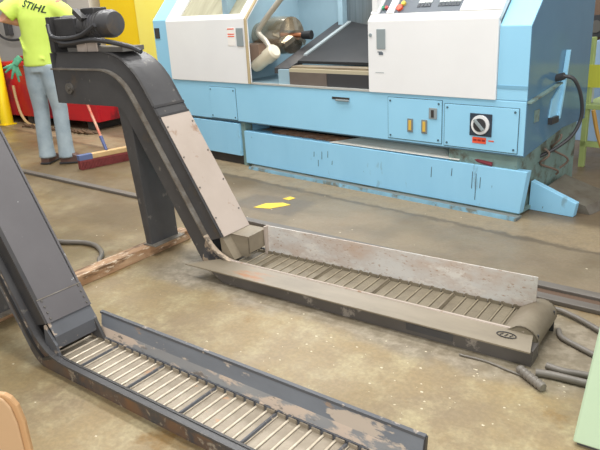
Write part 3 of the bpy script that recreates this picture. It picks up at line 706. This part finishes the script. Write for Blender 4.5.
for s0, e0, h0 in ((shl, ell, HL), (shr, elr, HR)):
    limb(body, [s0, (s0 + e0) / 2, e0, e0 + (h0 - e0) * .35, e0 + (h0 - e0) * .88], [.055, .048, .04, .042, .028])
    d = (h0 - e0).normalized(); limb(body, [h0 - d * .07, h0 - d * .02, h0 + d * .01], [(.03, .022), (.038, .02), (.034, .016)], 10)      # palm
    ax = (HL - HR).normalized(); side = d.cross(ax).normalized()
    for q in range(4):
        c = h0 + ax * (-.03 + q * .02); body.tube([c - side * .022, c + d * .02 - side * .024, c + d * .034, c + d * .02 + side * .024, c + side * .012 - d * .004], [.009, .009, .009, .0085, .007], 8)
    body.tube([h0 + ax * .035 - d * .03 + side * .01, h0 + ax * .045 + side * .028 - d * .005, h0 + ax * .04 + side * .024 + d * .02], [.011, .010, .008], 8)  # thumb
bo = body.build('body', M_skin, PE); remesh(bo, .009, 3)
jn = MB(); jn.ellipses([(0, 0, .84, .135, .115), (0, 0, .92, .14, .115), (.01, 0, 1.0, .138, .11)])
for hx in (-.1, .1):
    jn.tube([(hx * .72, 0, .90), (hx * .85, .0, .72), (hx * .95, .02, .5), (hx, .0, .3), (hx * 1.02, -.008, .14), (hx * 1.02, -.01, .055)], [(.09, .105), (.082, .095), (.07, .075), (.068, .07), (.07, .075), (.078, .088)], 18)
remesh(jn.build('jeans', M_jean, PE), .011, 5)
TS = [(.0, .0, .895, .150, .128), (.004, .0, .96, .148, .126), (.015, .0, 1.06, .145, .12), (.03, .0, 1.18, .150, .12), (.045, .005, 1.30, .175, .125), (.058, .01, 1.40, .185, .115), (.064, .015, 1.46, .15, .09), (.068, .02, 1.50, .07, .065)]
ts = MB(); ts.ellipses(TS, 28)
ts.tube([shl + Vector((.05, .02, -.02)), shl + (ell - shl) * .35, shl + (ell - shl) * .82 + Vector((0, 0, .01))], [.085, .078, .088], 16)
ts.tube([shr + Vector((-.05, 0, -.02)), shr + (elr - shr) * .35, shr + (elr - shr) * .75], [.085, .075, .085], 16)
for q in range(3):    # loose diagonal folds towards the hem
    ts.tube([(-.13 + .05 * q, -.06 - .02 * q, 1.16 - .03 * q), (-.07 + .05 * q, -.100, 1.05 - .03 * q), (.02 + .05 * q, -.112, .95)], [.006, .016, .006], 8)
sh_ = remesh(ts.build('shirt', M_shirt, PE), .011, 5)
# shoes
for hx, yaw in ((-.102, 5), (.102, -75)):
    s_ = MB(); s_.loft([[(-.04, -.06, .0), (.04, -.06, .0), (.042, -.05, .09), (-.042, -.05, .09)], [(-.045, .03, .0), (.045, .03, .0), (.043, .04, .11), (-.043, .04, .11)],
                        [(-.05, .12, .0), (.05, .12, .0), (.04, .12, .065), (-.04, .12, .065)], [(-.035, .2, .0), (.035, .2, .0), (.028, .195, .045), (-.028, .195, .045)]])
    so = s_.build('shoe', M_shoe, PE, bevel=.012, smooth=True, loc=(hx, -.02, .004)); so.rotation_euler = (0, 0, R_(yaw))
    so2 = MB().prism([(-.045, -.065), (.045, -.065), (.05, .12), (.036, .205), (-.036, .205), (-.05, .12)], 2, 0, .016).build('sole', M_rubber, so, bevel=.003)
hr = MB(); hr.ellipses([(hc.x, hc.y - .012 - .01 * (1 - i / 8), hc.z - .06 + i * .025, .083 * math.sqrt(max(.03, 1 - ((i * .025 - .07) / .135) ** 2)), .095 * math.sqrt(max(.03, 1 - ((i * .025 - .07) / .135) ** 2))) for i in range(9)], 18)
hr.build('hair', M_hair, PE, smooth=True)
for sx in (-1, 1): MB().cyl(hc + Vector((sx * .03, .082, .012)), hc + Vector((sx * .03, .09, .012)), .011, .006, 10).build('eye', M_rubber, PE, smooth=True)
# lettering on the back of the shirt
fc = bpy.data.curves.new('lettering', 'FONT'); fc.body = 'STIHL'; fc.size = .082; fc.shear = .22; fc.space_character = 1.02; fc.offset = .0018; fc.align_x = 'CENTER'
fo = bpy.data.objects.new('tmp', fc); COL.objects.link(fo); dg = bpy.context.evaluated_depsgraph_get(); dg.update()
me = bpy.data.meshes.new_from_object(fo.evaluated_get(dg)); bpy.data.objects.remove(fo)
import bmesh
bm = bmesh.new(); bm.from_mesh(me); bmesh.ops.triangulate(bm, faces=bm.faces); bmesh.ops.subdivide_edges(bm, edges=bm.edges, cuts=2, use_grid_fill=True)
ca, sa = math.cos(R_(-19)), math.sin(R_(-19))
def back_y(x, z):
    for a, b in zip(TS, TS[1:]):
        if a[2] <= z <= b[2]:
            t = (z - a[2]) / (b[2] - a[2]); cx, cy, rx, ry = [a[i] + (b[i] - a[i]) * t for i in (0, 1, 3, 4)]
            u = max(-.97, min(.97, (x - cx) / rx)); return cy - ry * math.sqrt(1 - u * u)
    return -.1
for v in bm.verts:
    x, z = v.co.x * 1.02, v.co.y
    X, Z = .085 + ca * x - sa * z, 1.368 + sa * x + ca * z
    v.co = (X, back_y(X, Z) - .004, Z)
bm.to_mesh(me); bm.free(); me.materials.clear(); me.materials.append(mat('dark print', (44, 60, 40), .7))
lo = bpy.data.objects.new('lettering', me); COL.objects.link(lo); lo.parent = PE
# green glove tucked at the hip
GL = MB(); M_glove = mat('green glove cloth', (98, 172, 136), .8, col2=(80, 150, 116), scale=12)
g0 = Vector((-.165, -.098, .95)); GL.tube([g0 + Vector((.03, .02, .03)), g0, g0 + Vector((-.02, -.012, -.03))], [(.035, .022), (.042, .022), (.038, .018)], 12)
for dx, dz, L in ((-.085, -.03, .10), (-.075, -.06, .11), (-.04, -.10, .13), (-.0, -.13, .15), (.025, -.11, .1)):
    d = Vector((dx, dx * .45, dz)).normalized(); p = g0 + Vector((-.012, -.008, -.02)) + d * .015
    GL.tube([p, p + d * L * .5 + Vector((0, -.006, 0)), p + d * L], [.013, .013, .009], 8)
go = GL.build('work_glove', M_glove); remesh(go, .006, 2)
go.location = PE.location; go.rotation_euler = PE.rotation_euler; tag(go, 'green work glove hanging at the hip of the sweeping person', 'glove')
# broom
BR = empty('push_broom', (-4.80, 3.43, 0)); tag(BR, 'push broom with wooden block and dark red bristles behind the conveyor', 'broom')
bd = Vector((.25, .97, 0)).normalized(); bn = Vector((bd.y, -bd.x, 0))
def bb(l0, l1, w0, w1, z0, z1): return MB().hexa([bd * l0 + bn * w0 + Vector((0, 0, z0)), bd * l0 + bn * w1 + Vector((0, 0, z0)), bd * l1 + bn * w1 + Vector((0, 0, z0)), bd * l1 + bn * w0 + Vector((0, 0, z0))], [bd * l0 + bn * w0 + Vector((0, 0, z1)), bd * l0 + bn * w1 + Vector((0, 0, z1)), bd * l1 + bn * w1 + Vector((0, 0, z1)), bd * l1 + bn * w0 + Vector((0, 0, z1))])
bb(-.24, .30, -.03, .03, .085, .13).build('block', mat('broom wood', (214, 180, 128), .6, col2=(196, 160, 110), scale=8), BR, bevel=.006)
bb(-.242, -.12, -.031, .031, .086, .131).build('block_label', mat('blue print', (96, 110, 150), .6), BR)
bt = bb(-.24, .30, -.03, .03, .07, .085)
for i in range(40):
    for j in range(4):
        l = -.235 + i * .0137; ww = -.024 + j * .016; p = bd * l + bn * ww; q = p + bn * (ww * .4)
        bt.tube([p + Vector((0, 0, .085)), q + Vector((0, 0, .002))], [.0055, .0045], 5)
bt.build('bristles', mat('dark red bristle', (146, 66, 64), .8, col2=(118, 52, 50), scale=20), BR)
def towl(l): c, s_ = math.cos(R_(25)), math.sin(R_(25)); return Vector((-5.322 + c * l.x - s_ * l.y, 3.293 + s_ * l.x + c * l.y, l.z))
top = towl(HL) - BR.location; base = Vector((0, .03, .13)); top = base + (top - base) * 1.12
q1 = base + (top - base) * .10
MB().tube([base, q1], [.014, .016], 10).build('socket', mat('blue socket', (86, 96, 140), .4), BR, smooth=True)
MB().tube([q1, top], .0125, 10).build('handle', mat('red handle', (206, 96, 70), .4, col2=(230, 200, 170), scale=9), BR, smooth=True)

# ------------------------------------------------------------------ behind: red skip, yellow machine, shelves
M_rd = mat('red skip paint', (204, 26, 36), .4, col2=(168, 24, 38), scale=2, wear=(((120, 24, 32), 3, .6, .1),)); M_sw = mat('rusty swarf', (120, 92, 66), .8, col2=(84, 64, 48), scale=12, bump=.6)
rs = empty('red_skip', (-6.3, 4.5, 0), 1); tag(rs, 'large red metal skip standing behind the sweeping person', 'skip')
def sk_(x0, x1, y0, y1, z0, z1, nm, m, fl=.0): return MB().hexa([(x0, y0 + fl, z0), (x1 - fl, y0 + fl, z0), (x1 - fl, y1, z0), (x0, y1, z0)], [(x0, y0, z1), (x1, y0, z1), (x1, y1, z1), (x0, y1, z1)]).build(nm, m, rs, bevel=.006)
sk_(-2.6, 0, 0, .04, .1, .74, 'front_panel', M_rd); sk_(-2.6, 0, .76, .80, .1, .74, 'back_panel', M_rd); sk_(-.04, 0, .04, .76, .1, .74, 'end_panel', M_rd); sk_(-2.6, -2.56, .04, .76, .1, .74, 'end_panel', M_rd)
sk_(-2.56, -.04, .04, .76, .1, .14, 'bottom', M_rd)
for a in ((-2.63, .03, -.03, .06), (-2.63, .03, .74, .83)): sk_(a[0], a[1], a[2], a[3], .74, .79, 'rim', M_rd)
sk_(-2.5, -1.6, .1, .7, .5, .66, 'swarf', M_sw)
for x in (-2.4, -1.5, -.25): sk_(x, x + .12, .02, .78, .0, .1, 'skid_foot', B_dark)
for x in (-1.9, -1.0): sk_(x, x + .06, -.03, 0, .1, .74, 'rib', M_rd)
MB().tube(smooth_path([(-1.55, -.06, .5), (-1.52, -.07, .3), (-1.45, -.08, .12), (-1.3, -.1, .03), (-1.1, -.12, .02)]), .018, 8).build('tan_hose', mat('tan hose', (190, 160, 110), .5), rs, smooth=True)
random.seed(5); hp_ = MB()
for i in range(60):
    x = random.uniform(-1.3, .1); y = random.uniform(-.16, -.09); r = random.uniform(.015, .045)
    hp_.tube([(x - r, y, .0), (x, y - r * .3, r * .8), (x + r, y + .02, .005)], [.012, r * .45, .012], 6)
o = hp_.build('swarf_pile', M_sw); o.location = rs.location + Vector((0, -.05, .0)); tag(o, 'brown swarf spilled along the foot of the red skip', 'swarf'); o['kind'] = 'stuff'
M_ye = mat('bright yellow paint', (254, 222, 24), .4, col2=(250, 212, 20), scale=2); M_yp = mat('yellow paint lit side', (255, 246, 120), .4, col2=(254, 242, 108), scale=2)  # second one is a paler copy, light on the right-hand face painted in
ym = empty('yellow_machine', (-8.2, 6.2, 0)); tag(ym, 'bright yellow machine cabinet behind the conveyor motor', 'machine')
MB().box(0, .80, 0, .8, 0, 2.2).build('body', M_ye, ym, bevel=.01); MB().box(.80, 1.45, -.02, .8, 0, 2.2).build('door', M_yp, ym, bevel=.01)
yp = empty('yellow_post', (-8.03, 4.33, 0), 0); tag(yp, 'yellow painted guard post at the left edge by the red skip', 'post')
MB().tube([(0, 0, .01), (0, 0, .98), (0, 0, 1.02)], [.08, .08, .05], 16).build('tube', M_ye, yp, smooth=True); MB().box(-.085, .085, -.085, .085, 0, .012).build('base_plate', M_ye, yp)
gm = empty('grey_cabinet', (-9.9, 6.0, 0)); tag(gm, 'light grey machine cabinet with dark cables behind the person', 'cabinet')
M_gc = mat('light grey enamel', (196, 192, 186), .5, col2=(182, 178, 172), scale=2)
MB().box(-1.5, .35, 0, .7, 0, 2.1).build('body', M_gc, gm, bevel=.01); MB().box(.9, 1.45, .2, .6, 0, 2.3).build('column', mat('column paint', (206, 202, 190), .5), gm, bevel=.01)
MB().box(-1.45, -.1, -.02, 0, .2, 1.3).build('door', M_gc, gm, bevel=.006)
MB().box(.3, .95, .3, .5, .5, 2.0).build('bridge', M_gc, gm)
MB().tube(smooth_path([(-.85, -.05, 1.6), (-.75, -.08, 1.3), (-.7, -.1, 1.08), (-.4, -.1, .98), (.1, -.1, 1.0)]), .02, 8).build('cable', M_rubber, gm, smooth=True)
MB().box(-.52, -.38, -.1, -.02, 1.05, 1.35).build('control_box', M_dark, gm, bevel=.01)
# right background
st = empty('green_stand', (-1.1, 4.98, 0), -7); tag(st, 'yellow green steel stand behind the right end of the lathe', 'stand')
M_yg = mat('yellow green paint', (172, 188, 122), .5, col2=(152, 168, 100), scale=5)
for x in (.0, .75):
    for y in (0, .5): MB().box(x, x + .04, y, y + .04, 0, .95).build('post', M_yg, st, bevel=.003)
MB().box(-.02, .81, -.01, .55, .44, .475).build('shelf', M_yg, st, bevel=.003); MB().box(-.01, .80, -.012, .0, .60, .76).build('front_board', mat('olive yellow board', (196, 196, 70), .5), st)
MB().box(.0, .79, .0, .03, .16, .2).build('rail', M_yg, st)
pb = MB().box(-.06, .04, .03, .09, .475, .60).build('cup', mat('grey cup', (176, 180, 184), .5), st, bevel=.01)
MB().tube([(-.05, -.08, .01), (-.03, -.06, .16), (-.1, -.02, .24)], [.012, .012, .012], 8).build('foot_lever', mat('cream lever', (214, 212, 170), .5), st)
bm_ = empty('brown_machine', (-1.75, 6.5, 0)); tag(bm_, 'dark brown machine with a black pulley at the upper right edge', 'machine')
M_br = mat('brown cast iron', (122, 98, 78), .6, col2=(96, 74, 60), scale=4)
MB().box(0, 1.6, 0, .6, 0, .5).build('bed', M_br, bm_, bevel=.01); MB().box(.2, 1.6, .05, .6, .5, 1.35).build('frame', M_br, bm_, bevel=.01)
MB().cyl((.37, -.06, .94), (.37, .05, .94), .1, n=24).build('pulley', M_rubber, bm_, smooth=True); MB().cyl((.37, -.07, .94), (.37, -.06, .94), .055, n=20).build('hub', M_bolt, bm_, smooth=True)
bs = MB().hexa([(-1.42, 5.9, 0), (-.7, 5.9, 0), (-.7, 6.1, 0), (-1.42, 6.1, 0)], [(-1.30, 5.9, .84), (-.7, 5.9, 1.0), (-.7, 6.1, 1.0), (-1.30, 6.1, .84)]).build('blue_sheet', mat('pale steel blue', (150, 178, 206), .4), bevel=.004)
tag(bs, 'pale blue sheet metal guard leaning behind the green stand', 'guard')
yh = MB().tube(smooth_path([(-.95, 4.6, .5), (-.9, 4.62, .3), (-.8, 4.6, .1), (-.7, 4.4, .02), (-.62, 4.2, .02), (-.5, 4.25, .02)]), .014, 8).build('air_hose', mat('yellow brown hose', (170, 130, 60), .5), smooth=True)
tag(yh, 'yellow brown air hose hanging to the floor beside the green stand', 'hose')
